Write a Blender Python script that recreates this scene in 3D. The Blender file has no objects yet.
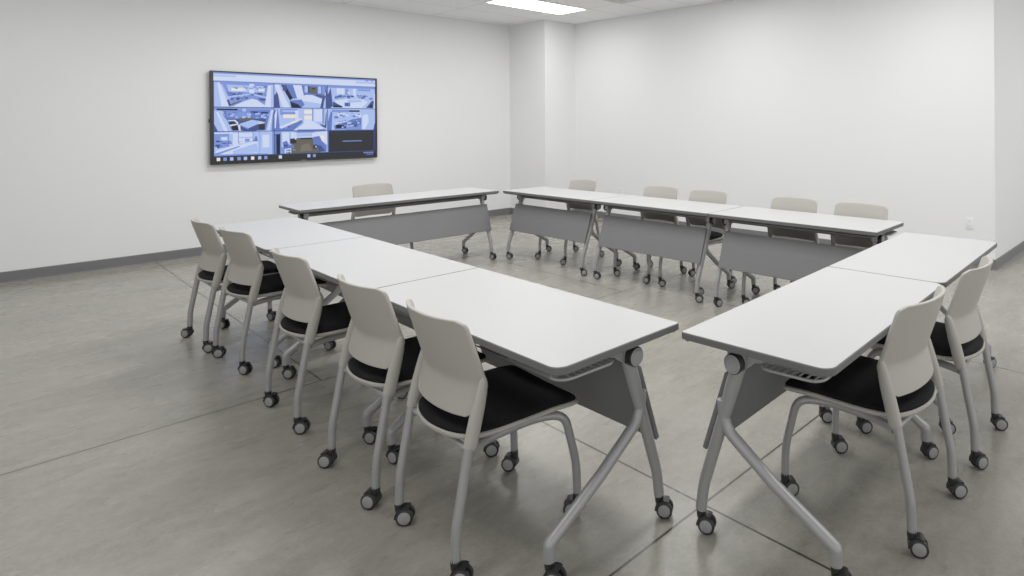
import bpy, bmesh, math, random
from mathutils import Vector, Matrix
random.seed(7)
PI = math.pi
scene = bpy.context.scene
COL = scene.collection

# ------------------------------------------------------------------ camera
# horizontal view; the photograph's frame is an off-centre crop -> lens shift
F_PX, CX, CY = 614.10, 654.74, 122.83
YAW, ROLL = 0.8418, -0.0058
CAM = Vector((-1.7404, -1.4362, 1.4688))
fw = Vector((math.sin(YAW), math.cos(YAW), 0))
rt = Vector((math.cos(YAW), -math.sin(YAW), 0))
up = Vector((0, 0, 1))
r2 = rt*math.cos(ROLL) + up*math.sin(ROLL)
u2 = -rt*math.sin(ROLL) + up*math.cos(ROLL)
cd = bpy.data.cameras.new('camera')
cam = bpy.data.objects.new('camera', cd); COL.objects.link(cam)
cd.sensor_fit = 'HORIZONTAL'; cd.sensor_width = 36.0
cd.lens = 36.0*F_PX/1024.0
cd.shift_x = (512.0-CX)/1024.0
cd.shift_y = (CY-288.0)/1024.0
M3 = Matrix((r2, u2, -fw)).transposed()
cam.matrix_world = Matrix.Translation(CAM) @ M3.to_4x4()
scene.camera = cam
RIGHT_ANG = math.atan2(rt.y, rt.x)          # direction used to aim the caster wheels

# ------------------------------------------------------------------ materials
def lin(c):
    return tuple(((x/12.92) if x <= .04045 else ((x+.055)/1.055)**2.4) for x in c)
def mat(name, col, rough=.5, metal=0., spec=.5, noise=0., nscale=40., bump=0., bscale=300., nstretch=None):
    m = bpy.data.materials.new(name); m.use_nodes = True
    nt = m.node_tree; b = nt.nodes['Principled BSDF']
    b.inputs['Roughness'].default_value = rough; b.inputs['Metallic'].default_value = metal
    b.inputs['Specular IOR Level'].default_value = spec
    tc = nt.nodes.new('ShaderNodeTexCoord')
    n = nt.nodes.new('ShaderNodeTexNoise'); n.inputs['Scale'].default_value = nscale; n.inputs['Detail'].default_value = 4
    nt.links.new(tc.outputs['Object'], n.inputs['Vector'])
    cr = nt.nodes.new('ShaderNodeMix'); cr.data_type = 'RGBA'
    cr.inputs[6].default_value = (*[c*(1-noise) for c in col], 1)
    cr.inputs[7].default_value = (*[min(1, c*(1+noise)) for c in col], 1)
    nt.links.new(n.outputs['Fac'], cr.inputs[0])
    nt.links.new(cr.outputs[2], b.inputs['Base Color'])
    if bump:
        n2 = nt.nodes.new('ShaderNodeTexNoise'); n2.inputs['Scale'].default_value = bscale; n2.inputs['Detail'].default_value = 3
        nt.links.new(tc.outputs['Object'], n2.inputs['Vector'])
        bp = nt.nodes.new('ShaderNodeBump'); bp.inputs['Strength'].default_value = bump; bp.inputs['Distance'].default_value = .002
        nt.links.new(n2.outputs['Fac'], bp.inputs['Height']); nt.links.new(bp.outputs['Normal'], b.inputs['Normal'])
    return m
M_WALL = mat('white_wall_paint', (.84, .842, .845), .75, spec=.25, noise=.012, nscale=1.2, bump=.08, bscale=260)
M_BASE = mat('grey_vinyl_base', (.150, .150, .155), .5, noise=.05, nscale=8)
M_TOP = mat('white_laminate', (.525, .526, .530), .42, spec=.35, noise=.012, nscale=3)
M_EDGE = mat('grey_edge_band', (.125, .125, .125), .5, noise=.05)
M_PANEL = mat('grey_panel', (.165, .166, .170), .55, noise=.04, nscale=30)
M_STEEL = mat('silver_paint', (.37, .37, .37), .38, metal=.35, noise=.04, nscale=60)
M_DSTEEL = mat('dark_wire', (.20, .20, .205), .45, metal=.3, noise=.04)
M_BLACK = mat('black_plastic', (.012, .012, .013), .45, noise=.1)
M_DISC = mat('grey_hub_cap', (.29, .29, .29), .5, noise=.04)
M_SHELL = mat('warm_grey_plastic', (.445, .428, .388), .55, spec=.35, noise=.02, nscale=25, bump=.10, bscale=900)
M_CUSH = mat('black_upholstery', (.008, .008, .009), .85, spec=.15, noise=.3, nscale=300, bump=.3, bscale=1200)
M_PLATE = mat('white_outlet_plastic', (.86, .86, .85), .35, noise=.01)
M_SLOT = mat('outlet_slot_dark', (.25, .25, .25), .6)
M_TVBODY = mat('tv_black_plastic', (.010, .010, .011), .35, noise=.05)
M_FRAMEW = mat('white_metal_trim', (.78, .78, .77), .5, noise=.01)

def floor_material():
    m = bpy.data.materials.new('polished_concrete'); m.use_nodes = True
    nt = m.node_tree; N = nt.nodes.new; Lk = nt.links.new
    b = nt.nodes['Principled BSDF']
    tc = N('ShaderNodeTexCoord'); sep = N('ShaderNodeSeparateXYZ'); Lk(tc.outputs['Object'], sep.inputs[0])
    def noise(scale, detail, vec=None, rough=.55, dist=0):
        n = N('ShaderNodeTexNoise'); n.inputs['Scale'].default_value = scale; n.inputs['Detail'].default_value = detail
        n.inputs['Roughness'].default_value = rough; n.inputs['Distortion'].default_value = dist
        Lk(vec or tc.outputs['Object'], n.inputs['Vector']); return n.outputs['Fac']
    def ramp(fac, a, c):
        r = N('ShaderNodeMapRange'); r.inputs[1].default_value = a[0]; r.inputs[2].default_value = a[1]
        r.inputs[3].default_value = c[0]; r.inputs[4].default_value = c[1]; Lk(fac, r.inputs[0]); return r.outputs[0]
    def mth(op, x, y=None):
        k = N('ShaderNodeMath'); k.operation = op
        for i, v in enumerate((x, y)):
            if v is None: continue
            if isinstance(v, (int, float)): k.inputs[i].default_value = v
            else: Lk(v, k.inputs[i])
        return k.outputs[0]
    mp = N('ShaderNodeMapping'); mp.inputs['Scale'].default_value = (1.0, 2.6, 1); mp.inputs['Rotation'].default_value = (0, 0, .5)
    Lk(tc.outputs['Object'], mp.inputs[0])
    big = ramp(noise(1.1, 3, mp.outputs[0], .5), (.1, .9), (.80, 1.20))
    mid = ramp(noise(5.0, 4, mp.outputs[0], .55), (.1, .9), (.80, 1.20))
    fine = ramp(noise(24, 3, None, .6), (.1, .9), (.82, 1.18))
    speck = ramp(noise(75, 2, None, .6), (.1, .9), (.84, 1.16))
    v = mth('MULTIPLY', mth('MULTIPLY', big, mid), mth('MULTIPLY', fine, speck))
    # saw-cut joints
    def joint(coord, positions, w=.0052):
        out = None
        for p in positions:
            d = mth('ABSOLUTE', mth('SUBTRACT', coord, p))
            k = ramp(d, (w*.6, w*1.3), (.14, 1.0))
            out = k if out is None else mth('MULTIPLY', out, k)
        return out
    far = mth('GREATER_THAN', sep.outputs[1], 2.35)          # the cross joints are staggered either side of the long one
    jn = joint(sep.outputs[0], [.14, 2.345, -2.3]); jf = joint(sep.outputs[0], [-.39, 2.06])
    jx = mth('ADD', mth('MULTIPLY', jn, mth('SUBTRACT', 1.0, far)), mth('MULTIPLY', jf, far))
    j0 = mth('MAXIMUM', joint(sep.outputs[1], [.005]), mth('GREATER_THAN', sep.outputs[0], 2.345))
    jy = mth('MULTIPLY', joint(sep.outputs[1], [2.35, -2.34]), j0)
    v = mth('MULTIPLY', v, mth('MULTIPLY', jx, jy))
    comb = N('ShaderNodeMix'); comb.data_type = 'RGBA'
    comb.blend_type = 'MULTIPLY'; comb.inputs[0].default_value = 1
    base = N('ShaderNodeMix'); base.data_type = 'RGBA'
    base.inputs[6].default_value = (.284, .271, .226, 1); base.inputs[7].default_value = (.280, .272, .240, 1)
    Lk(noise(1.7, 3), base.inputs[0])
    Lk(base.outputs[2], comb.inputs[6])
    cv = N('ShaderNodeCombineColor')
    for i in range(3): Lk(v, cv.inputs[i])
    Lk(cv.outputs[0], comb.inputs[7])
    Lk(comb.outputs[2], b.inputs['Base Color'])
    Lk(ramp(noise(2.2, 2, mp.outputs[0]), (.1, .9), (.20, .36)), b.inputs['Roughness'])
    b.inputs['Specular IOR Level'].default_value = .42
    return m
def ceiling_material():
    m = bpy.data.materials.new('acoustic_ceiling_tile'); m.use_nodes = True
    nt = m.node_tree; N = nt.nodes.new; Lk = nt.links.new; b = nt.nodes['Principled BSDF']
    tc = N('ShaderNodeTexCoord'); sep = N('ShaderNodeSeparateXYZ'); Lk(tc.outputs['Object'], sep.inputs[0])
    def mth(op, x, y=None):
        k = N('ShaderNodeMath'); k.operation = op
        for i, v in enumerate((x, y)):
            if v is None: continue
            if isinstance(v, (int, float)): k.inputs[i].default_value = v
            else: Lk(v, k.inputs[i])
        return k.outputs[0]
    def grid(c, off, step, w=.011):
        f = mth('PINGPONG', mth('SUBTRACT', c, off), step/2)
        r = N('ShaderNodeMapRange'); r.inputs[1].default_value = w*.7; r.inputs[2].default_value = w
        r.inputs[3].default_value = .80; r.inputs[4].default_value = 1.0; Lk(f, r.inputs[0]); return r.outputs[0]
    g = mth('MULTIPLY', grid(sep.outputs[0], 4.0, 1.22), grid(sep.outputs[1], 4.93, .61))
    n = N('ShaderNodeTexNoise'); n.inputs['Scale'].default_value = 120; n.inputs['Detail'].default_value = 3
    Lk(tc.outputs['Object'], n.inputs['Vector'])
    r = N('ShaderNodeMapRange'); r.inputs[1].default_value = .3; r.inputs[2].default_value = .7; r.inputs[3].default_value = .96; r.inputs[4].default_value = 1.02
    Lk(n.outputs['Fac'], r.inputs[0])
    v = mth('MULTIPLY', mth('MULTIPLY', g, r.outputs[0]), .93)
    cv = N('ShaderNodeCombineColor')
    for i in range(3): Lk(v, cv.inputs[i])
    Lk(cv.outputs[0], b.inputs['Base Color']); b.inputs['Roughness'].default_value = .9
    b.inputs['Specular IOR Level'].default_value = .1
    return m
def emit_material(name, col, strength):
    m = bpy.data.materials.new(name); m.use_nodes = True
    b = m.node_tree.nodes['Principled BSDF']
    b.inputs['Base Color'].default_value = (.8, .8, .8, 1)
    b.inputs['Emission Color'].default_value = (*col, 1); b.inputs['Emission Strength'].default_value = strength
    return m
def screen_material():
    m = bpy.data.materials.new('lit_screen'); m.use_nodes = True
    nt = m.node_tree; b = nt.nodes['Principled BSDF']
    a = nt.nodes.new('ShaderNodeVertexColor'); a.layer_name = 'Col'
    b.inputs['Base Color'].default_value = (.004, .004, .005, 1); b.inputs['Roughness'].default_value = .35
    b.inputs['Specular IOR Level'].default_value = .2
    nt.links.new(a.outputs['Color'], b.inputs['Emission Color']); b.inputs['Emission Strength'].default_value = .86
    return m
M_FLOOR = floor_material(); M_CEIL = ceiling_material(); M_SCREEN = screen_material()
M_LIGHT = emit_material('troffer_diffuser', (1.0, .99, .965), 9.0)

# ------------------------------------------------------------------ mesh helpers
def link(name, bm, mats, parent=None, loc=(0, 0, 0), rotz=0., smooth=True, bevel=None, sub=0):
    me = bpy.data.meshes.new(name); bm.normal_update(); bm.to_mesh(me); bm.free()
    for m in (mats if isinstance(mats, (list, tuple)) else [mats]): me.materials.append(m)
    o = bpy.data.objects.new(name, me); COL.objects.link(o)
    o.location = loc; o.rotation_euler = (0, 0, rotz)
    if parent: o.parent = parent
    for p in me.polygons: p.use_smooth = smooth
    if bevel:
        md = o.modifiers.new('bevel', 'BEVEL'); md.width = bevel; md.segments = 2; md.limit_method = 'ANGLE'; md.angle_limit = .6
    if sub:
        md = o.modifiers.new('subdivision', 'SUBSURF'); md.levels = sub; md.render_levels = sub
    if smooth: me.set_sharp_from_angle(angle=math.radians(38))
    return o
def tag(o, label=None, cat=None, group=None, kind=None):
    if label: o['label'] = label
    if cat: o['category'] = cat
    if group: o['group'] = group
    if kind: o['kind'] = kind
    return o
def empty(name, loc, rotz=0.):
    o = bpy.data.objects.new(name, None); o.empty_display_size = .1; COL.objects.link(o)
    o.location = loc; o.rotation_euler = (0, 0, rotz); return o
def add_box(bm, lo, hi, mi=0):
    x0, y0, z0 = lo; x1, y1, z1 = hi
    v = [bm.verts.new(p) for p in ((x0,y0,z0),(x1,y0,z0),(x1,y1,z0),(x0,y1,z0),(x0,y0,z1),(x1,y0,z1),(x1,y1,z1),(x0,y1,z1))]
    for f in ((0,3,2,1),(4,5,6,7),(0,1,5,4),(1,2,6,5),(2,3,7,6),(3,0,4,7)):
        q = bm.faces.new([v[i] for i in f]); q.material_index = mi
def fillet(pts, r, n=6):
    """round the inner corners of a polyline; r a number or a list"""
    pts = [Vector(p) for p in pts]; out = [pts[0]]
    for i in range(1, len(pts)-1):
        rr = r[i-1] if isinstance(r, (list, tuple)) else r
        a, b, c = pts[i-1], pts[i], pts[i+1]
        d1 = (a-b); d2 = (c-b); l = min(rr, d1.length*.48, d2.length*.48)
        p0 = b+d1.normalized()*l; p1 = b+d2.normalized()*l
        for k in range(n+1):
            t = k/n; out.append(p0*(1-t)**2 + b*2*t*(1-t) + p1*t*t)
    out.append(pts[-1]); return out
def add_tube(bm, pts, r, seg=14, mi=0, flat=1.0, axis=None, caps=True):
    """sweep an ellipse along pts. r number or list; flat scales the section along `axis`"""
    pts = [Vector(p) for p in pts]; n = len(pts); rings = []
    ref = Vector(axis) if axis is not None else Vector((1, 0, 0))
    for i, p in enumerate(pts):
        t = (pts[min(i+1, n-1)]-pts[max(i-1, 0)]).normalized()
        a = ref - t*ref.dot(t)
        if a.length < 1e-3: a = Vector((0, 1, 0)) - t*t.y
        if a.length < 1e-3: a = Vector((0, 0, 1)) - t*t.z
        a.normalize(); b = t.cross(a)
        rr = r[i] if isinstance(r, (list, tuple)) else r
        rings.append([bm.verts.new(p + a*(rr*flat*math.cos(2*PI*k/seg)) + b*(rr*math.sin(2*PI*k/seg))) for k in range(seg)])
    for i in range(n-1):
        for k in range(seg):
            q = bm.faces.new((rings[i][k], rings[i][(k+1) % seg], rings[i+1][(k+1) % seg], rings[i+1][k])); q.material_index = mi
    if caps:
        bm.faces.new(list(reversed(rings[0]))).material_index = mi; bm.faces.new(rings[-1]).material_index = mi
def add_lathe(bm, prof, origin, axis='x', seg=24, mi=0):
    """prof: list of (along, radius, material)"""
    o = Vector(origin); rings = []
    for p in prof:
        s, r = p[0], p[1]; ring = []
        for k in range(seg):
            c, d = math.cos(2*PI*k/seg)*r, math.sin(2*PI*k/seg)*r
            ring.append(bm.verts.new(o + (Vector((s, c, d)) if axis == 'x' else Vector((c, s, d)) if axis == 'y' else Vector((c, d, s)))))
        rings.append(ring)
    for i in range(len(rings)-1):
        for k in range(seg):
            q = bm.faces.new((rings[i][k], rings[i][(k+1) % seg], rings[i+1][(k+1) % seg], rings[i+1][k]))
            q.material_index = prof[i+1][2] if len(prof[i+1]) > 2 else mi
    a = bm.faces.new(list(reversed(rings[0]))); a.material_index = prof[0][2] if len(prof[0]) > 2 else mi
    a = bm.faces.new(rings[-1]); a.material_index = prof[-1][2] if len(prof[-1]) > 2 else mi
def rounded_rect(x0, x1, y0, y1, r, n=7):
    """r = radii at (x0,y0),(x1,y0),(x1,y1),(x0,y1)"""
    out = []
    for (cx, cy, a0, rr) in ((x0+r[0], y0+r[0], PI, r[0]), (x1-r[1], y0+r[1], 1.5*PI, r[1]), (x1-r[2], y1-r[2], 0, r[2]), (x0+r[3], y1-r[3], .5*PI, r[3])):
        for k in range(n+1):
            a = a0+.5*PI*k/n; out.append((cx+rr*math.cos(a), cy+rr*math.sin(a)))
    return out
def add_loops(bm, loops, mis, cap_lo=0, cap_hi=0):
    rings = [[bm.verts.new(p) for p in lp] for lp in loops]; n = len(rings[0])
    for i in range(len(rings)-1):
        for k in range(n):
            q = bm.faces.new((rings[i][k], rings[i][(k+1) % n], rings[i+1][(k+1) % n], rings[i+1][k])); q.material_index = mis[i]
    bm.faces.new(list(reversed(rings[0]))).material_index = cap_lo
    bm.faces.new(rings[-1]).material_index = cap_hi
    bmesh.ops.recalc_face_normals(bm, faces=bm.faces[:])
def inset_loop(lp, d):
    """shrink a closed convex 2D loop"""
    n = len(lp); out = []
    for i in range(n):
        a = Vector(lp[i-1]); b = Vector(lp[i]); c = Vector(lp[(i+1) % n])
        t = (c-a); nn = Vector((-t.y, t.x)).normalized(); out.append((b.x+nn.x*d, b.y+nn.y*d))
    return out

# ------------------------------------------------------------------ room shell
HC = 3.055
YW = 6.9734
XA, XB = 4.7513, 4.9799            # right wall: x at the column end, x at the near corner
C0, C1 = 4.1392, 6.0579            # column: left face x, front face y
YC = 0.092
X_MIN, X_MAX, Y_MIN = -5.2, 9.0, -5.2
def struct(name, bm, m, **k):
    o = link(name, bm, m, smooth=False, **k); o['kind'] = 'structure'; return o
bm = bmesh.new(); add_box(bm, (X_MIN-.2, Y_MIN-.2, -.1), (X_MAX+.2, YW+.2, 0)); struct('floor', bm, M_FLOOR)
bm = bmesh.new(); add_box(bm, (X_MIN-.2, Y_MIN-.2, HC), (X_MAX+.2, YW+.2, HC+.1)); struct('ceiling', bm, M_CEIL)
bm = bmesh.new(); add_box(bm, (X_MIN-.2, YW, 0), (XA+.4, YW+.2, HC)); struct('wall_back', bm, M_WALL)
bm = bmesh.new(); add_box(bm, (X_MIN-.2, 1.2, 0), (X_MIN, YW, HC)); struct('unseen_wall_left', bm, M_WALL)  # unseen partial wall, added to shade the far left floor and back wall
def wall_x(pts):                      # prism with plan polygon pts
    b = bmesh.new(); add_loops(b, [[(x, y, 0) for x, y in pts], [(x, y, HC) for x, y in pts]], [0]); return b
struct('wall_right', wall_x([(XA-(XB-XA)*(YW-C1)/(C1-YC), YW), (XB, YC), (XB+.2, YC), (XB+.2, YW)]), M_WALL)
bm = bmesh.new(); add_box(bm, (XB+.2, YC, 0), (X_MAX+.2, YC+.2, HC)); struct('wall_far_right', bm, M_WALL)
struct('wall_column', wall_x([(C0, YW), (C0, C1), (XA+.03, C1), (XA+.03, YW)]), M_WALL)
BH, BT = .105, .010
def base(name, p, q):                 # p->q with the room on the left of the direction
    p = Vector((*p, 0)); q = Vector((*q, 0)); d = (q-p).normalized(); n = Vector((-d.y, d.x, 0))
    b = bmesh.new()
    prof = ((0, 0), (BT+.004, 0), (BT, .012), (BT, BH-.006), (BT-.004, BH), (0, BH))
    loops = [[p+n*a+up*z for a, z in prof], [q+n*a+up*z for a, z in prof]]
    add_loops(b, loops, [0]); struct(name, b, M_BASE)
base('baseboard_back', (C0, YW), (X_MIN, YW))
base('unseen_baseboard_left', (X_MIN, YW-BT), (X_MIN, 1.2))  # trim along the foot of the added, unseen shading wall
base('baseboard_column_left', (C0, C1-BT), (C0, YW)); base('baseboard_column_front', (XA, C1), (C0-BT, C1))
base('baseboard_right', (XB, YC-BT), (XA, C1)); base('baseboard_far_right', (X_MAX, YC), (XB-BT, YC))

# ------------------------------------------------------------------ ceiling fixtures
def ceiling_light(x, y, label):
    t = empty('ceiling_light', (x, y, HC))
    tag(t, label, 'ceiling light')
    b = bmesh.new()
    X, Y = .635, .305
    for lo, hi in (((-X, -Y, -.012), (X, -Y+.022, 0)), ((-X, Y-.022, -.012), (X, Y, 0)), ((-X, -Y+.022, -.012), (-X+.022, Y-.022, 0)), ((X-.022, -Y+.022, -.012), (X, Y-.022, 0))):
        add_box(b, lo, hi)
    link('frame', b, M_FRAMEW, t, smooth=False)
    b = bmesh.new(); add_loops(b, [[(x_, y_, -.001) for x_, y_ in rounded_rect(-X+.022, X-.022, -Y+.022, Y-.022, (.004,)*4, 2)],
                                   [(x_, y_, -.007) for x_, y_ in rounded_rect(-X+.03, X-.03, -Y+.03, Y-.03, (.004,)*4, 2)]], [0])
    link('diffuser', b, M_LIGHT, t, smooth=False)
ceiling_light(3.372, 5.225, 'bright rectangular ceiling light panel in front of the corner column')
def area(x, y, e):
    ld = bpy.data.lights.new('ceiling_lamp', 'AREA'); ld.shape = 'RECTANGLE'; ld.size = 1.16; ld.size_y = .55
    ld.energy = e; ld.color = (1.0, .998, .992)
    o = bpy.data.objects.new('ceiling_lamp', ld); COL.objects.link(o); o.location = (x, y, HC-.015)
for x, y, e in ((.95, 5.225, 30), (3.39, 2.785, 21), (.95, 2.785, 40), (-1.49, 5.225, 13), (-1.49, 2.785, 11), (3.39, .345, 27), (.95, .345, 32), (-1.49, .345, 17),
                (3.39, -2.1, 22), (.95, -2.1, 18), (6.0, -2.1, 26), (-3.93, 5.225, 2)):
    area(x, y, e)
# air diffuser: only its corner reaches into the frame
t = empty('ceiling_vent', (3.735, 4.005, HC)); tag(t, 'square white ceiling air vent at the top edge, right of the light panel', 'vent')
b = bmesh.new()
for k, (s, z) in enumerate(((.305, -.010), (.225, -.016), (.145, -.022))):
    w = .02
    for lo, hi in (((-s, -s, z), (s, -s+w, z+.010)), ((-s, s-w, z), (s, s, z+.010)), ((-s, -s+w, z), (-s+w, s-w, z+.010)), ((s-w, -s+w, z), (s, s-w, z+.010))): add_box(b, lo, hi)
link('grille', b, M_FRAMEW, t, smooth=False)
b = bmesh.new(); add_box(b, (-.29, -.29, -.004), (.29, .29, -.0005)); link('backing', b, mat('vent_shadow', (.55, .55, .54), .8), t, smooth=False)

# ------------------------------------------------------------------ wall outlets
def outlet(y, zc, label):
    xw = XB + (XA-XB)*(y-YC)/(C1-YC)
    a = math.atan2(XA-XB, C1-YC)
    t = empty('wall_outlet', (xw, y, zc)); t.rotation_euler = (0, 0, -a)
    tag(t, label, 'outlet', 'electrical outlets low on the right wall')
    b = bmesh.new()
    o = rounded_rect(-.037, .037, -.06, .06, (.005,)*4, 3); i = inset_loop(o, .004)
    add_loops(b, [[(-.0005, p, q) for p, q in o], [(-.004, p, q) for p, q in o], [(-.006, p, q) for p, q in i]], [0, 0])
    pl = link('cover_plate', b, M_PLATE, t)
    for s in (-1, 1):
        b = bmesh.new(); o = rounded_rect(-.0165, .0165, s*.0245-.0145, s*.0245+.0145, (.009,)*4, 4)
        add_loops(b, [[(-.0055, p, q) for p, q in o], [(-.0078, p, q) for p, q in o]], [0])
        for yy in (-.006, .006): add_box(b, (-.0084, yy-.0012, s*.0245-.002), (-.0078, yy+.0012, s*.0245+.007), 1)
        add_lathe(b, [(-.0084, .0024, 1), (-.0078, .0024, 1)], (0, 0, s*.0245-.008), 'x', 10, 1)
        link('receptacle', b, [M_PLATE, M_SLOT], t)
outlet(.32, .44, 'white electrical outlet low on the right wall near its outer corner')
outlet(5.08, .44, 'small white electrical outlet seen just above the back table near the column')

# ------------------------------------------------------------------ wall television
TX0, TX1, TZ0, TZ1, TYF = .084, 1.958, 1.022, 2.090, YW-.070
t = empty('television', ((TX0+TX1)/2, YW, TZ0)); tag(t, 'large black flat television on the wall showing nine blue camera views', 'television')
ox = (TX0+TX1)/2
def tvl(x, y, z): return (x-ox, y-YW, z-TZ0)
b = bmesh.new()
o = rounded_rect(TX0, TX1, TZ0, TZ1, (.006,)*4, 3)
i1 = rounded_rect(TX0+.030, TX1-.022, TZ0+.022, TZ1-.015, (.002,)*4, 3)
add_loops(b, [[tvl(p, YW-.030, q) for p, q in o], [tvl(p, TYF+.002, q) for p, q in o], [tvl(p, TYF, q) for p, q in inset_loop(o, .002)],
              [tvl(p, TYF, q) for p, q in i1], [tvl(p, TYF+.006, q) for p, q in i1]], [0, 0, 0, 0])
link('bezel', b, M_TVBODY, t)
b = bmesh.new(); add_box(b, tvl(TX0+.45, YW-.030, TZ0+.25), tvl(TX1-.45, YW-.0005, TZ1-.25)); link('wall_bracket', b, M_BLACK, t, smooth=False)
b = bmesh.new(); add_box(b, tvl(1.02, TYF-.003, TZ0+.004), tvl(1.07, TYF+.001, TZ0+.012)); link('brand_badge', b, M_DISC, t, smooth=False)
b = bmesh.new(); add_box(b, tvl(TX0-.010, YW-.055, 1.50), tvl(TX0+.002, YW-.035, 1.54)); link('side_button', b, M_BLACK, t, smooth=False)
SX0, SX1, SZ0, SZ1 = TX0+.032, TX1-.024, TZ0+.024, TZ1-.017
YS = TYF+.005
Wc = (.815, .865, .985); Lc = (.66, .75, .965); Mc = (.47, .57, .86); Nc = (.36, .46, .76); Dc = (.235, .30, .53); Kc = (.10, .11, .17); Bc = (.37, .355, .32); Cc = (.93, .91, .87); Gc = (.16, .165, .18)
def picture(name, parent, x0, x1, y0, y1, shapes, depth=0.):
    """flat picture, coordinates 0..1 inside its cell, y downward; every shape a hair in front of the last"""
    b = bmesh.new(); lay = b.loops.layers.float_color.new('Col'); k = 0
    for colr, poly in shapes:
        vs = []
        for (px, py) in poly:
            px = min(1, max(0, px)); py = min(1, max(0, py))
            X = SX0+(SX1-SX0)*(x0+(x1-x0)*px); Z = SZ1-(SZ1-SZ0)*(y0+(y1-y0)*py)
            vs.append(b.verts.new(tvl(X, YS-depth-.000018*k, Z)))
        f = b.faces.new(vs); f.normal_update()
        if f.normal.y > 0: f.normal_flip()
        for l in f.loops: l[lay] = (*lin(colr), 1)
        k += 1
    return link(name, b, M_SCREEN, parent, smooth=False)
def R(x0, y0, x1, y1): return [(x0, y0), (x1, y0), (x1, y1), (x0, y1)]
def clutter(rs, x0, y0, x1, y1, n, cols, sx=.07, sy=.09, slope=0.):
    out = []
    for _ in range(n):
        x = rs.uniform(x0, x1); y = rs.uniform(y0, y1)+slope*(x-x0); a = rs.uniform(.3, 1)*sx; c = rs.uniform(.3, 1)*sy
        out.append((rs.choice(cols), [(x, y), (x+a, y+rs.uniform(-.02, .02)), (x+a, y+c), (x, y+c)]))
    return out
rs = random.Random(3)
scr = picture('screen', t, 0, 1, 0, 1, [(Dc, R(0, 0, 1, 1))])
picture('title_bar', scr, 0, 1, 0, .095, [(Lc, R(0, 0, 1, 1)), (Wc, R(0, .22, 1, .95)), (Lc, R(.0, .30, .12, .5)), (Lc, R(.86, .35, 1, .6)), (Mc, R(0, .0, 1, .16)), (Mc, R(.93, .1, .95, .3)), (Mc, R(.97, .1, .985, .3))], .0006)
ft = []
# 1: classroom with window wall and two desk rows
ft.append([(Lc, R(0,0,1,1)), (Mc, R(0,0,1,.12)), (Mc, [(.12,.06),(.9,.1),(.86,.9),(.3,.98)]), (Lc, [(.2,.12),(.86,.14),(.84,.4),(.24,.4)]), (Cc, R(.28,.24,.46,.36)), (Wc, R(.46,.2,.52,.34)), (Wc, R(.58,.06,.66,.45)), (Cc, R(.74,.26,.84,.34)), (Wc, R(.46,.26,.52,.36))]
  + clutter(rs, .2, .12, .85, .22, 14, (Mc, Nc, Lc)) + clutter(rs, .2, .4, .85, .5, 26, (Mc, Dc, Nc, Nc), .09, .09) + [(Lc, [(.2,.6),(.55,.46),(.62,.5),(.24,.68)]), (Lc, [(.66,.47),(.88,.58),(.88,.64),(.66,.53)])]
  + clutter(rs, .24, .62, .55, .74, 16, (Nc, Dc, Mc), .1, .1, -.35) + clutter(rs, .7, .55, .82, .66, 12, (Nc, Mc, Dc), .08, .1, .3)
  + [(Wc, [(.3,.98),(.46,.80),(.62,.66),(.7,.7),(.86,.94),(.8,1),(.3,1)]), (Bc, [(.23,.92),(.44,.74),(.46,.76),(.27,.96)]), (Dc, [(.2,.74),(.24,.7),(.28,.96),(.24,.98)]),
     (Wc, [(0,.05),(.09,.05),(.24,.98),(0,1)]), (Lc, [(0,.05),(.05,.05),(.12,1),(0,1)]), (Wc, [(.9,.1),(1,.08),(1,1),(.84,1)]), (Lc, [(.96,.1),(1,.1),(1,1),(.95,1)])])
# 2: corridor seen past a door
ft.append([(Lc, R(0,0,1,1)), (Mc, R(0,0,1,.05)), (Dc, [(.0,.5),(.06,.3),(.1,1),(0,1)]), (Wc, [(0,.05),(.08,.04),(.28,1),(.15,1)]), (Kc, [(.12,.05),(.24,.04),(.36,.58),(.28,.7)]), (Nc, [(.2,.05),(.34,.04),(.42,.6),(.34,.62)]), (Dc, R(.15,.05,.22,.3)),
  (Wc, [(.34,.04),(.5,.04),(.55,.62),(.42,.62)]), (Nc, [(.5,.04),(1,.04),(1,.5),(.86,.62),(.6,.42),(.55,.5)]), (Lc, R(.56,.06,.62,.34)), (Dc, R(.62,.06,.66,.36)), (Bc, [(.66,.10),(.80,.10),(.80,.40),(.66,.38)]), (Gc, R(.7,.14,.76,.2)), (Lc, R(.82,.06,.88,.36)), (Mc, R(.9,.06,.96,.4)), (Dc, [(.78,.4),(.92,.46),(.9,.56),(.78,.48)]),
  (Wc, [(.55,.46),(.7,.44),(.92,.62),(.9,1),(.34,1),(.5,.68)]), (Lc, [(.5,.7),(.9,.82),(.9,1),(.4,1)]), (Nc, [(.28,.7),(.5,.66),(.56,.86),(.5,1),(.3,1)]), (Kc, [(.28,.74),(.44,.86),(.5,1),(.32,1)]), (Dc, [(.9,.6),(.98,.2),(1,.3),(1,1),(.86,1)]), (Cc, [(.955,.34),(.97,.3),(.965,.44),(.95,.48)]), (Lc, [(.94,.7),(.97,.5),(.97,1),(.92,1)])])
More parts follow.
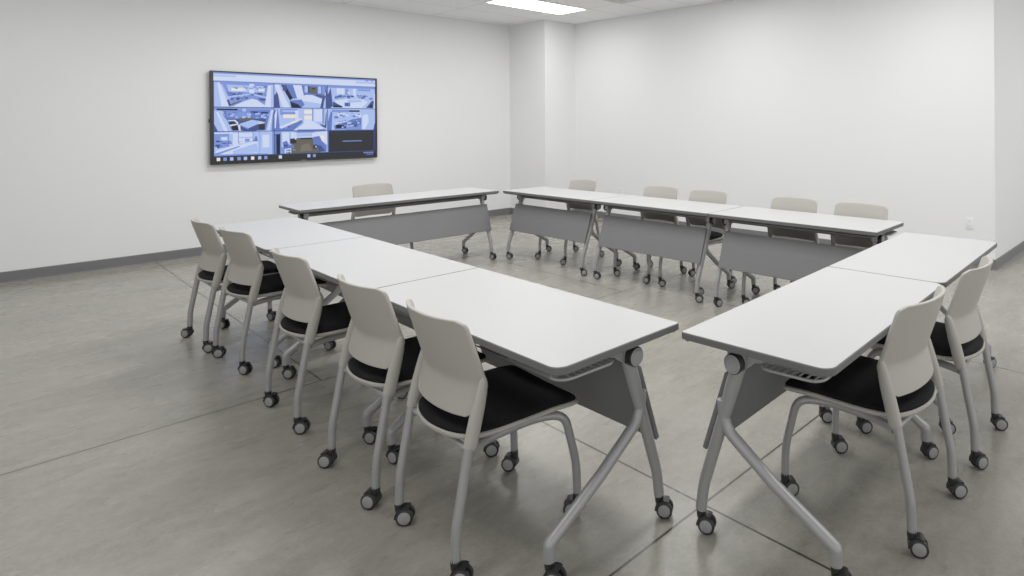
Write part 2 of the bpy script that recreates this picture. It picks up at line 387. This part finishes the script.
# 3: room with long counters
ft.append([(Lc, R(0,0,1,1)), (Mc, R(0,0,1,.1)), (Dc, [(0,.4),(.06,.1),(.1,.9),(.05,1),(0,1)]), (Wc, R(.18,.1,.34,.36)), (Mc, R(.36,.12,.42,.4)), (Cc, R(.4,.28,.46,.32)), (Wc, R(.52,.1,.58,.5)), (Lc, R(.6,.1,.95,.34)), (Mc, R(.62,.12,.9,.2))]
  + clutter(rs, .12, .4, .5, .52, 20, (Mc, Nc, Dc), .09, .08) + clutter(rs, .6, .36, .92, .5, 20, (Nc, Mc, Dc), .08, .08, .25)
  + [(Wc, [(.14,.66),(.4,.58),(.72,.58),(.84,.7),(.72,.96),(.36,.98),(.2,.86)]), (Lc, [(.4,.62),(.68,.6),(.72,.7),(.42,.76)]), (Dc, [(.1,.7),(.3,.92),(.3,.97),(.1,.97)]), (Kc, R(.12,.88,.28,.96)), (Nc, R(.34,.74,.46,.92)), (Dc, R(.36,.78,.42,.86)), (Dc, [(.8,.97),(.94,.62),(.98,.66),(.96,.98)]), (Kc, [(.86,.97),(.92,.76),(.94,.97)]), (Wc, [(.98,.3),(1,.3),(1,1),(.97,1)])])
# 4: seminar table with chairs
ft.append([(Lc, R(0,0,1,1)), (Mc, R(.0,0,1,.16)), (Kc, R(.04,.05,.38,.12)), (Nc, [(.14,.15),(.95,.1),(.9,.96),(.28,.98)]), (Lc, R(.46,.04,.52,.2)), (Mc, R(.2,.16,.6,.4)), (Kc, R(.6,.16,.72,.22)), (Kc, R(.78,.18,.9,.24)), (Dc, [(.13,.2),(.2,.5),(.26,.7),(.16,.4)])]
  + clutter(rs, .22, .2, .9, .42, 34, (Lc, Dc, Nc, Lc, Mc), .08, .12)
  + [(Dc, [(.26,.5),(.86,.46),(.84,.98),(.3,.98)]), (Bc, [(.38,.48),(.62,.42),(.66,.5),(.42,.58)]), (Kc, [(.24,.6),(.42,.66),(.4,.98),(.3,.98)]), (Lc, [(.4,.70),(.62,.52),(.82,.6),(.56,.88)]), (Mc, [(.4,.70),(.56,.88),(.56,.93),(.4,.75)]), (Wc, [(.22,.54),(.34,.52),(.40,.66),(.37,.68),(.32,.57),(.22,.58)]), (Gc, R(.24,.6,.34,.72)), (Wc, [(.24,.74),(.38,.68),(.4,.72),(.26,.8)]), (Wc, [(.38,.74),(.42,.74),(.43,.98),(.40,.98)]), (Cc, [(.72,.66),(.84,.62),(.84,.66),(.74,.7)]), (Gc, R(.74,.72,.84,.94)), (Dc, R(.46,.92,.7,1)), (Lc, [(0,.12),(.1,.14),(.28,1),(.06,1)]), (Wc, [(.03,.2),(.07,.2),(.22,1),(.16,1)]), (Lc, [(.94,.1),(1,.05),(1,1),(.86,1)]), (Wc, [(.97,.1),(.99,.1),(.92,1),(.89,1)]), (Dc, [(.0,.7),(.06,1),(0,1)]), (Nc, [(.985,.2),(1,.2),(1,1),(.96,1)])])
# 5: bright room with door and counter
ft.append([(Lc, R(0,0,1,1)), (Nc, [(0,.1),(.06,.05),(.1,1),(0,1)]), (Wc, [(0,.3),(.03,.1),(.05,.1),(.02,.9),(0,.9)]), (Mc, R(.1,.03,.42,.3)), (Lc, R(.14,.1,.4,.16)), (Cc, R(.16,.28,.4,.44)), (Wc, R(.38,.1,.44,.5)), (Lc, R(.44,.0,.52,.5)), (Cc, R(.55,.06,.70,.25)), (Cc, R(.55,.32,.70,.52)), (Mc, R(.70,.0,.72,.6)), (Wc, R(.74,.04,.9,.6)), (Mc, R(.9,.0,.94,.7)), (Lc, [(.94,.1),(1,.0),(1,1),(.95,1)]), (Dc, [(.97,.3),(.99,.1),(.985,.8),(.95,.9)]), (Nc, [(.1,.96),(.1,.82),(.5,.5),(.52,.64),(.34,1),(.1,1)])]
  + clutter(rs, .14, .74, .36, .86, 14, (Dc, Nc, Mc), .08, .1, -.5) + [(Wc, [(.08,.84),(.48,.44),(.52,.5),(.12,.92)]), (Cc, [(.3,.64),(.42,.55),(.44,.6),(.32,.7)]), (Wc, [(.54,.54),(.7,.56),(.92,.88),(.9,1),(.36,1),(.54,.7)]), (Wc, [(.58,.5),(.68,.5),(.74,.72),(.58,.72)]), (Dc, [(.84,.7),(.98,.8),(.98,.92),(.9,.84)]), (Nc, R(.42,.96,.96,1))])
# 6: workshop
ft.append([(Lc, R(0,0,1,1)), (Mc, R(.08,.04,.44,.16)), (Kc, R(.44,.06,.66,.14)), (Nc, [(0,.6),(.06,.1),(.09,.2),(.07,1),(0,1)]), (Wc, R(.2,.2,.36,.36)), (Lc, R(.42,.18,.66,.36))]
  + clutter(rs, .12, .16, .64, .38, 24, (Mc, Lc, Nc, Wc), .1, .1) + [(Nc, [(.12,.8),(.5,.5),(.7,.42),(.72,.96),(.14,.98)])] + clutter(rs, .14, .5, .64, .86, 54, (Dc, Mc, Nc, Kc, Lc), .1, .11)
  + [(Wc, [(.14,.66),(.38,.58),(.4,.61),(.16,.71)]), (Kc, R(.16,.76,.28,.92)), (Mc, [(.4,.84),(.72,.86),(.7,1),(.36,1)]), (Lc, [(.70,.1),(1,.06),(1,1),(.70,1)]), (Wc, [(.72,.3),(.84,.24),(.86,.6),(.78,.96),(.72,.96)]), (Dc, [(.96,1),(.99,.7),(1,.7),(1,1)])])
# 7: pale corridor with long counter
ft.append([(Lc, R(0,0,1,1)), (Mc, R(0,0,.24,.62)), (Wc, R(0,.02,.3,.08)), (Lc, R(.1,.2,.22,.36)), (Wc, R(.12,.22,.2,.34)), (Kc, R(.03,.36,.1,.42))] + clutter(rs, .01, .36, .22, .6, 18, (Nc, Mc, Dc), .07, .1)
  + [(Wc, R(.3,.06,.4,.56)), (Nc, R(.385,.0,.395,.5)), (Wc, R(.4,.06,.64,.4)), (Lc, R(.4,.22,.64,.28)), (Mc, R(.5,.3,.58,.42)), (Wc, R(.42,.42,.5,.5)), (Mc, R(.63,.0,.645,.44)), (Lc, R(.65,.04,.74,.4)), (Nc, [(.68,.2),(.7,.2),(.72,.4),(.64,.44)]), (Mc, R(.75,.0,.758,.9)), (Wc, [(.0,.84),(.38,.58),(.66,.42),(.72,.46),(.72,.96),(.2,.98)]), (Lc, [(.3,.8),(.7,.5),(.74,.9),(.3,.96)]), (Wc, [(.02,.78),(.38,.52),(.38,.58),(.04,.86)]), (Mc, [(.0,.9),(.4,.6),(.42,.64),(.02,.98)]), (Mc, R(0,.94,.9,1)), (Lc, R(.76,.02,.98,.96)), (Wc, R(.8,.14,.92,.7)), (Mc, R(.97,.0,1,1))])
# 8: lounge with brown carpet
ft.append([(Mc, R(0,0,1,1)), (Lc, R(.12,.02,.36,.7)), (Kc, [(0,.14),(.1,.12),(.1,1),(.03,1)]), (Nc, [(0,.2),(.03,.14),(.03,1),(0,1)]), (Wc, R(.14,.06,.26,.56)), (Wc, R(.3,.06,.92,.3)), (Lc, R(.36,.1,.7,.26)), (Nc, R(.4,.02,.74,.08)), (Bc, [(.3,.34),(.70,.30),(.74,.5),(.86,1),(.24,1),(.3,.7)]), (Gc, R(.28,.34,.4,.56)), (tuple(c*1.2 for c in Bc), [(.5,.62),(.64,.56),(.7,.9),(.46,.94)]), (Gc, R(.46,.32,.7,.38)), (Wc, R(.37,.1,.40,.38)), (Wc, [(.8,.05),(.99,.03),(.99,.66),(.9,.5)]), (Cc, R(.86,.22,.94,.5)), (Nc, [(.72,.28),(.84,.24),(.9,.5),(.98,.72),(.98,.96),(.84,.98),(.72,.6)]), (Dc, [(.74,.6),(.88,.7),(.96,.96),(.84,.98)]), (Nc, [(.14,.5),(.22,.42),(.26,.62),(.34,.6),(.36,.76),(.18,.8)]), (Dc, R(.16,.6,.24,.7)), (Wc, [(.18,.8),(.3,.76),(.3,.8),(.2,.84)]), (Wc, R(.18,.8,.2,.98)), (Wc, R(.285,.78,.3,.98)), (Wc, R(.2,.9,.3,.93)), (Lc, R(.33,.84,.38,.86)), (Gc, R(.72,.66,.78,.82)), (Cc, R(.76,.7,.78,.76)), (Cc, R(.99,0,1,1))])
# 9: empty pane with one faint line
ft.append([(Gc, R(0,0,1,1)), (Dc, R(.02,.0,.98,.02)), (Dc, R(.97,.02,.985,.96))] + [(Mc, R(.30+.024*k, .485, .30+.024*k+.018, .535)) for k in range(17)] + [(Nc, R(0,0,.012,1))])
rows = (.095, .385, .658, .932); cols = (0, 1/3, 2/3, 1)
for k, sh in enumerate(ft):
    r_, c_ = divmod(k, 3)
    picture('camera_view', scr, cols[c_]+.0025, cols[c_+1]-.0025, rows[r_]+.004, rows[r_+1]-.004, sh, .0006)
picture('task_bar', scr, 0, 1, .934, 1, [(Gc, R(0,0,1,1))] + [(c, R(x, .2, x+.018, .75)) for x, c in ((.015, Cc), (.05, Mc), (.085, Lc), (.125, Mc), (.16, Lc), (.20, Cc), (.24, Lc), (.275, Mc), (.36, Wc), (.535, Lc), (.57, Mc))]
        + [(Mc, R(.915+.012*k, .15, .915+.012*k+.008, .45)) for k in range(6)] + [(Nc, R(.935+.010*k, .55, .935+.010*k+.006, .8)) for k in range(5)], .0006)

# ------------------------------------------------------------------ caster (stem top at z=.088 above the floor; wheel trails along +x)
def caster_mesh():
    b = bmesh.new(); r, tx = .0305, .022
    for s in (-1, 1):
        y0 = s*.007; y1 = s*.0215
        add_lathe(b, [(y0, r-.004, 0), (y0+s*.002, r, 0), (y1-s*.003, r, 0), (y1-s*.0005, r-.004, 0), (y1, r-.0080, 0), (y1+s*.0002, r-.0083, 1), (y1+s*.0018, r-.011, 1), (y1+s*.0022, .004, 1)], (tx, 0, r), 'y', 22)
    # shroud over the wheels on the stem side
    prof = []
    for k in range(11):
        a = math.radians(62+k*12.4); prof.append((tx+math.cos(a)*(r+.0055), r+math.sin(a)*(r+.0055)))
    inner = [(tx+(x-tx)*.80, r+(z-r)*.80) for x, z in prof]
    loop = prof+inner[::-1]
    add_loops(b, [[(x, -.0195, z) for x, z in loop], [(x, .0195, z) for x, z in loop]], [0])
    add_tube(b, [(0, 0, .040), (0, 0, .058), (0, 0, .072), (0, 0, .090)], [.011, .0155, .0165, .0155], 14)
    bmesh.ops.recalc_face_normals(b, faces=b.faces[:])
    me = bpy.data.meshes.new('caster'); b.to_mesh(me); b.free()
    me.materials.append(M_BLACK); me.materials.append(M_DISC)
    for p in me.polygons: p.use_smooth = True
    me.set_sharp_from_angle(angle=math.radians(38)); return me
CASTER = caster_mesh()
def caster(parent, loc, rotz):
    o = bpy.data.objects.new('caster', CASTER); COL.objects.link(o); o.parent = parent; o.location = loc; o.rotation_euler = (0, 0, rotz)
    return o

# ------------------------------------------------------------------ folding table: local x along its length, y from the inner edge outward
TH = .735
def make_table(length, depth, loc, rotz, label, inset):
    t = empty('folding_table', (loc[0], loc[1], 0), rotz)
    tag(t, label, 'table', 'flip top tables arranged in a rectangle')
    hl = length/2
    o = rounded_rect(-hl, hl, 0, depth, (.011, .011, .045, .045), 7)
    b = bmesh.new(); i = inset_loop(o, .0025); u = inset_loop(o, .003); w = inset_loop(o, .022)
    add_loops(b, [[(x, y, TH-.034) for x, y in w], [(x, y, TH-.026) for x, y in u], [(x, y, TH-.023) for x, y in o], [(x, y, TH-.003) for x, y in o], [(x, y, TH-.0005) for x, y in i]], [1, 1, 1, 1], 1, 1)
    top = link('tabletop', b, [M_TOP, M_EDGE], t)
    b = bmesh.new(); i2 = inset_loop(o, .003)
    add_loops(b, [[(x, y, TH-.0008) for x, y in i2], [(x, y, TH) for x, y in inset_loop(o, .0036)]], [0]); link('work_surface', b, M_TOP, top)
    far = inset[1] if isinstance(inset, tuple) else inset; inset = inset[0] if isinstance(inset, tuple) else inset
    foot = -.004 if length > 1.35 else .022
    lx = hl-inset
    # modesty panel
    b = bmesh.new(); pe, ph = (hl-.089, .147) if length > 1.35 else (lx-.004, .156) if length > 1.3 else (lx-.022, .156); add_box(b, (-pe, -.009, -ph), (pe, .009, ph))
    pn = link('modesty_panel', b, M_PANEL, t, loc=(0, .070, .448 if length > 1.35 else .434), bevel=.003)
    pn.rotation_euler = (-math.atan2(.102, .310), 0, 0)
    for s in (-1, 1):
        x = s*lx if s > 0 else -(hl-far)
        # upright leg: hub -> inner caster
        b = bmesh.new()
        pts = fillet([(x, .190, .655), (x, .140, .500), (x, foot+.012, .170), (x, foot, .080)], [.05, .032], 6)
        n = len(pts); add_tube(b, pts, [.027-.006*min(1, 1.6*k/(n-1)) for k in range(n)], 16, flat=.85, axis=(1, 0, 0))
        add_box(b, (x-.020, .150, .640), (x+.020, .225, TH-.0335))
        lg = link('leg', b, M_STEEL, t)
        c_ang = CAST()-rotz
        caster(lg, (x, foot, 0), c_ang)
        # rear branch
        b = bmesh.new()
        pts = fillet([(x, .118, .500), (x, .125, .405), (x-s*.015, .300, .270), (x-s*.032, .513, .132), (x-s*.032, .513, .080)], [.075, .01, .006, .01], 7)
        n = len(pts); add_tube(b, pts, [.021]*n, 16, flat=.92, axis=(1, 0, 0))
        lg = link('leg', b, M_STEEL, t)
        caster(lg, (x-s*.032, .513, 0), CAST()-rotz)
        # tilt hub
        b = bmesh.new()
        add_lathe(b, [(s*.004, .020, 0), (s*.005, .034, 0), (s*.044, .035, 0), (s*.048, .0315, 0), (s*.0485, .0255, 1), (s*.051, .023, 1), (s*.051, .003, 1)], (x, .186, .652), 'x', 24)
        bmesh.ops.recalc_face_normals(b, faces=b.faces[:])
        link('hub', b, [M_BLACK, M_DISC], t)
        # flat arm under the top
        b = bmesh.new()
        pr = [(.160, TH-.0335), (.440, TH-.0335), (.440, TH-.044), (.330, TH-.056), (.250, TH-.075), (.215, TH-.105), (.160, TH-.105)]
        add_loops(b, [[(x-.013, y, z) for y, z in pr], [(x+.013, y, z) for y, z in pr]], [0]); link('support_arm', b, M_STEEL, t, smooth=False, bevel=.002)
    # cross beam
    b = bmesh.new(); add_tube(b, [(-lx+.02, .195, .664), (lx-.02, .195, .664)], .019, 16); link('cross_beam', b, M_DSTEEL, t)
    # wire shelf under the outer half
    b = bmesh.new(); zz = .668
    xe = lx+.050 if True else lx
    fr = fillet([(-lx+.03, .250, zz+.028), (-lx+.03, .275, zz), (-xe, .30, zz), (-xe+.01, depth-.055, zz), (xe-.01, depth-.055, zz), (xe, .30, zz), (lx-.03, .275, zz), (lx-.03, .250, zz+.028)], [.015, .03, .05, .05, .03, .015], 5)
    add_tube(b, fr, .0055, 8)
    for yy in (.300, .325, .350, .375, .400, .425, .450, .475): add_tube(b, [(-xe+.006, yy, zz+.002), (xe-.006, yy, zz+.002)], .0035, 6)
    k = max(4, int(length/.24))
    for j in range(k+1):
        xx = -xe+.06+(2*xe-.12)*j/k
        add_tube(b, fillet([(xx, .30, TH-.034), (xx, .300, zz), (xx, depth-.055, zz), (xx, depth-.055, TH-.034)], .01, 3), .0035, 6)
    link('wire_shelf', b, M_STEEL, t)
    return t
def CAST(sign=1, jit=.45): return RIGHT_ANG + (0 if sign > 0 else PI) + random.uniform(-jit, jit)

G = .004
def row(o, ang, n, L, w, side, labels, inset=.105):
    d = Vector((math.cos(ang), math.sin(ang))); p = side*Vector((-d.y, d.x))
    rz = ang if side > 0 else ang+PI
    for k in range(n):
        Ls = L if isinstance(L, (tuple, list)) else [L]*n
        c = Vector(o)+d*(sum(Ls[:k])+k*G+Ls[k]/2)
        make_table(Ls[k], w, c, rz, labels[k], inset[k] if isinstance(inset, list) else inset)
row((0, 0), PI/2, 3, 1.3276, .5743, 1, ['white top table at the near end of the left row, closest to the camera',
    'white top table in the middle of the left row of three', 'white top table at the far end of the left row, nearest the television wall'], .088)
row((-.074, -.0635), .0435, 2, (1.2435, 1.2235), .5528, -1, ['white top table at lower right with its hub and splayed leg facing the camera', 'white top table at right behind the nearest one, below the wall outlet'], [(.088, .122), (.088, .088)])
row((2.2662, .1763), PI/2+.0226, 3, 1.3732, .5538, -1, ['white top table of the right wall row, closest to the near outlet',
    'middle white top table along the right wall, two chair backs side by side behind', 'white top table along the right wall, in front of the column, one chair behind'], [(.075, .080), (.105, .078), (.105, .095)])
row((.1535, 4.3497), -.0096, 1, 1.9954, .5739, 1, ['long white top table with grey front panel standing below the television'])

# ------------------------------------------------------------------ rolling chair: origin on the floor between the rear casters, +y forward
LEGX = .214
def back_side(z):      # forward position of the side edge of the shell
    if z < .605: return .070+(.103-.070)*(z-.49)/.115
    return .103+(.041-.103)*((z-.605)/.217)**.95
def make_chair():
    t = empty('rolling_chair', (0, 0, 0))
    # --- seat shell and cushion
    def plan(grow=0., n=40):
        # rounded rear, straight sides easing in to the front corners
        pts = []
        key = [(-.192, .500), (-.224, .474), (-.226, .33), (-.223, .22), (-.214, .14), (-.184, .066), (-.13, .030), (-.065, .012), (0, .006)]
        key = key + [(-x, y) for x, y in key[-2::-1]] + [(.10, .507), (0, .509), (-.10, .507)]
        m = len(key)
        for i in range(m):
            p0, p1, p2, p3 = (Vector(key[(i+j-1) % m]) for j in range(4))
            for k in range(4):
                s = k/4; pts.append(.5*((2*p1)+(p2-p0)*s+(2*p0-5*p1+4*p2-p3)*s*s+(3*p1-p0-3*p2+p3)*s**3))
        c = Vector((0, .25)); out = []
        for p in pts:
            d = p-c; out.append((c.x+d.x*(1+grow/.22), c.y+d.y*(1+grow/.24)))
        return out
    def zs(x, y, z):   # dished seat with a falling front edge
        f = max(0, (y-.33)/.165); r_ = max(0, (.12-y)/.12)
        return z - .020 - .012*f*f + .012*r_*r_ + .010*(abs(x)/.22)**2
    b = bmesh.new(); A = plan(0)
    add_loops(b, [[(x, y, zs(x, y, .432)) for x, y in plan(-.030)], [(x, y, zs(x, y, .436)) for x, y in plan(-.006)], [(x, y, zs(x, y, .443)) for x, y in A], [(x, y, zs(x, y, .450)) for x, y in A], [(x, y, zs(x, y, .454)) for x, y in plan(-.006)]], [0]*4)
    link('seat_pan', b, M_SHELL, t)
    b = bmesh.new(); lv = [(-.007, .4535), (-.005, .462), (-.010, .470), (-.022, .476), (-.05, .481), (-.09, .484), (-.14, .484)]
    add_loops(b, [[(x, y, zs(x, y, z)) for x, y in plan(g)] for g, z in lv], [0]*6)
    link('seat_cushion', b, M_CUSH, t)
    # --- backrest shell
    b = bmesh.new(); NU, NV = 24, 24; z0, z1 = .502, .829; th = .011
    grid = [[], []]
    for side in (0, 1):
        for j in range(NV+1):
            v = j/NV; zc = z0+(z1-z0)*v
            if zc < .60: hw = .196+(.219-.196)*math.sin((zc-z0)/(.60-z0)*PI/2)
            else: hw = .219+(.207-.219)*((zc-.60)/(z1-.60))**1.15
            dt = z1-zc; rc = .028
            if dt < rc: hw -= rc-math.sqrt(max(0, rc*rc-(rc-dt)**2))
            db = zc-z0; rb = .030
            if db < rb: hw -= (rb-math.sqrt(max(0, rb*rb-(rb-db)**2)))*.7
            rowv = []
            for i_ in range(NU+1):
                u = -1+2*i_/NU
                x = u*hw
                y = back_side(zc)-(.050+.018*v)*(1-abs(x/.215)**2.3)+(.004 if side else 0)
                rowv.append(b.verts.new((x, y+(th if side else 0), zc+.004*(1-u*u)*(1 if v > .9 else 0))))
            grid[side].append(rowv)
    for j in range(NV):
        for i_ in range(NU):
            b.faces.new((grid[0][j][i_], grid[0][j][i_+1], grid[0][j+1][i_+1], grid[0][j+1][i_]))
            b.faces.new((grid[1][j][i_+1], grid[1][j][i_], grid[1][j+1][i_], grid[1][j+1][i_+1]))
    for j in range(NV):
        b.faces.new((grid[0][j][0], grid[0][j+1][0], grid[1][j+1][0], grid[1][j][0]))
        b.faces.new((grid[0][j+1][NU], grid[0][j][NU], grid[1][j][NU], grid[1][j+1][NU]))
    for i_ in range(NU):
        b.faces.new((grid[0][0][i_+1], grid[0][0][i_], grid[1][0][i_], grid[1][0][i_+1]))
        b.faces.new((grid[0][NV][i_], grid[0][NV][i_+1], grid[1][NV][i_+1], grid[1][NV][i_]))
    bmesh.ops.recalc_face_normals(b, faces=b.faces[:])
    link('backrest', b, M_SHELL, t, bevel=.004)
    # --- back supports
    for s in (-1, 1):
        b = bmesh.new()
        pts = [(s*LEGX, .050, .414), (s*LEGX, .053, .418), (s*LEGX, .062, .455), (s*.214, .073, .50), (s*.214, .084, .54), (s*.214, .094, .58), (s*.214, .101, .612), (s*.213, .104, .626), (s*.2125, .1045, .632)]
        add_tube(b, pts, [.020, .0235, .0240, .0238, .0225, .020, .016, .010, .003], 16, flat=.74, axis=(1, 0, 0))
        link('back_support', b, M_SHELL, t)
    # --- legs with casters
    for s in (-1, 1):
        b = bmesh.new()
        pts = fillet([(s*LEGX, .049, .420), (s*LEGX, .003, .175), (s*LEGX, 0, .078)], .028, 6)
        add_tube(b, pts, .0162, 14); lg = link('leg', b, M_STEEL, t); caster(lg, (s*LEGX, 0, 0), 0)
    for s in (-1, 1):
        b = bmesh.new()
        pts = fillet([(s*(LEGX-.010), .058, .396), (s*(LEGX-.055), .140, .394), (s*(LEGX-.055), .340, .396), (s*(LEGX-.004), .436, .396), (s*LEGX, .487, .195), (s*LEGX, .490, .078)], [.05, .05, .05, .06, .02], 7)
        add_tube(b, pts, .0155, 14); lg = link('leg', b, M_STEEL, t); caster(lg, (s*LEGX, .490, 0), 0)
    b = bmesh.new(); add_tube(b, [(-LEGX, .054, .404), (LEGX, .054, .404)], .010, 12); link('crossbar', b, M_STEEL, t)
    return t
def kids(o): return [c for c in ALL if c.parent == o]
def copy_tree(o, parent=None):
    c = o.copy(); COL.objects.link(c)
    if parent: c.parent = parent
    for ch in kids(o): copy_tree(ch, c)
    return c
proto = make_chair(); ALL = list(bpy.data.objects)
H = PI/2
# x, y, heading, trail side of [rear left, rear right, front left, front right], label
chairs = [
    (-.699, .560, -H-.05, (1, 1, -1, -1), 'light grey rolling chair at the left row, nearest the camera'),
    (-.702, 1.150, -H, (-1, -1, 1, 1), 'light grey rolling chair at the left row, second from the camera'),
    (-.697, 2.006, -H, (1, 1, 1, 1), 'light grey rolling chair at the left row, third and middle of its five'),
    (-.680, 3.018, -H+.08, (1, 1, 1, 1), 'light grey rolling chair at the left row, second from the television wall'),
    (-.716, 3.600, -H, (-1, 1, 1, 1), 'light grey rolling chair at the left row, farthest back by the television wall'),
    (.606, -.695, -.015, (1, 1, 1, 1), 'light grey rolling chair at the lower right table, nearest the right edge bottom'),
    (1.305, -.700, .05, (1, 1, 1, 1), 'light grey rolling chair at the right, behind the lower right one, half hidden by it'),
    (2.890, 3.735, H, (1, 1, -1, -1), 'light grey chair behind the right wall row, alone in front of the column'),
    (2.890, 2.580, H+.03, (1, 1, -1, 1), 'light grey chair behind the middle right wall table, left of its close pair'),
    (2.890, 1.995, H, (1, -1, 1, 1), 'light grey chair behind the middle right wall table, right of its close pair'),
    (2.890, 1.105, H, (1, 1, 1, 1), 'light grey chair behind the right wall row, second from its near end'),
    (2.890, .532, H, (1, 1, 1, 1), 'light grey chair behind the right wall row at its near end, closest to the outlet'),
    (1.138, 5.225, PI, (1, 1, 1, 1), 'lone light grey chair behind the long table under the television'),
]
for k, (x, y, rz, tr, label) in enumerate(chairs):
    c = proto if k == 0 else copy_tree(proto)
    c.location = (x, y, 0); c.rotation_euler = (0, 0, rz)
    tag(c, label, 'chair', 'light grey rolling chairs around the tables')
    n = 0
    for lg in ([q for q in bpy.data.objects if q.parent == c and q.name.split('.')[0] == 'leg']):
        for w in [q for q in bpy.data.objects if q.parent == lg]:
            ox_ = w.location.x < 0; fr = w.location.y > .2
            w.rotation_euler = (0, 0, CAST(tr[(0 if ox_ else 1)+(2 if fr else 0)], .35)-rz)

# ------------------------------------------------------------------ world and colour
w = bpy.data.worlds.new('room_ambient'); scene.world = w; w.use_nodes = True
w.node_tree.nodes['Background'].inputs['Color'].default_value = (.97, .985, 1, 1)
w.node_tree.nodes['Background'].inputs['Strength'].default_value = .85
scene.view_settings.view_transform = 'Standard'
scene.view_settings.look = 'None'
scene.view_settings.exposure = 0
scene.view_settings.gamma = 1.15
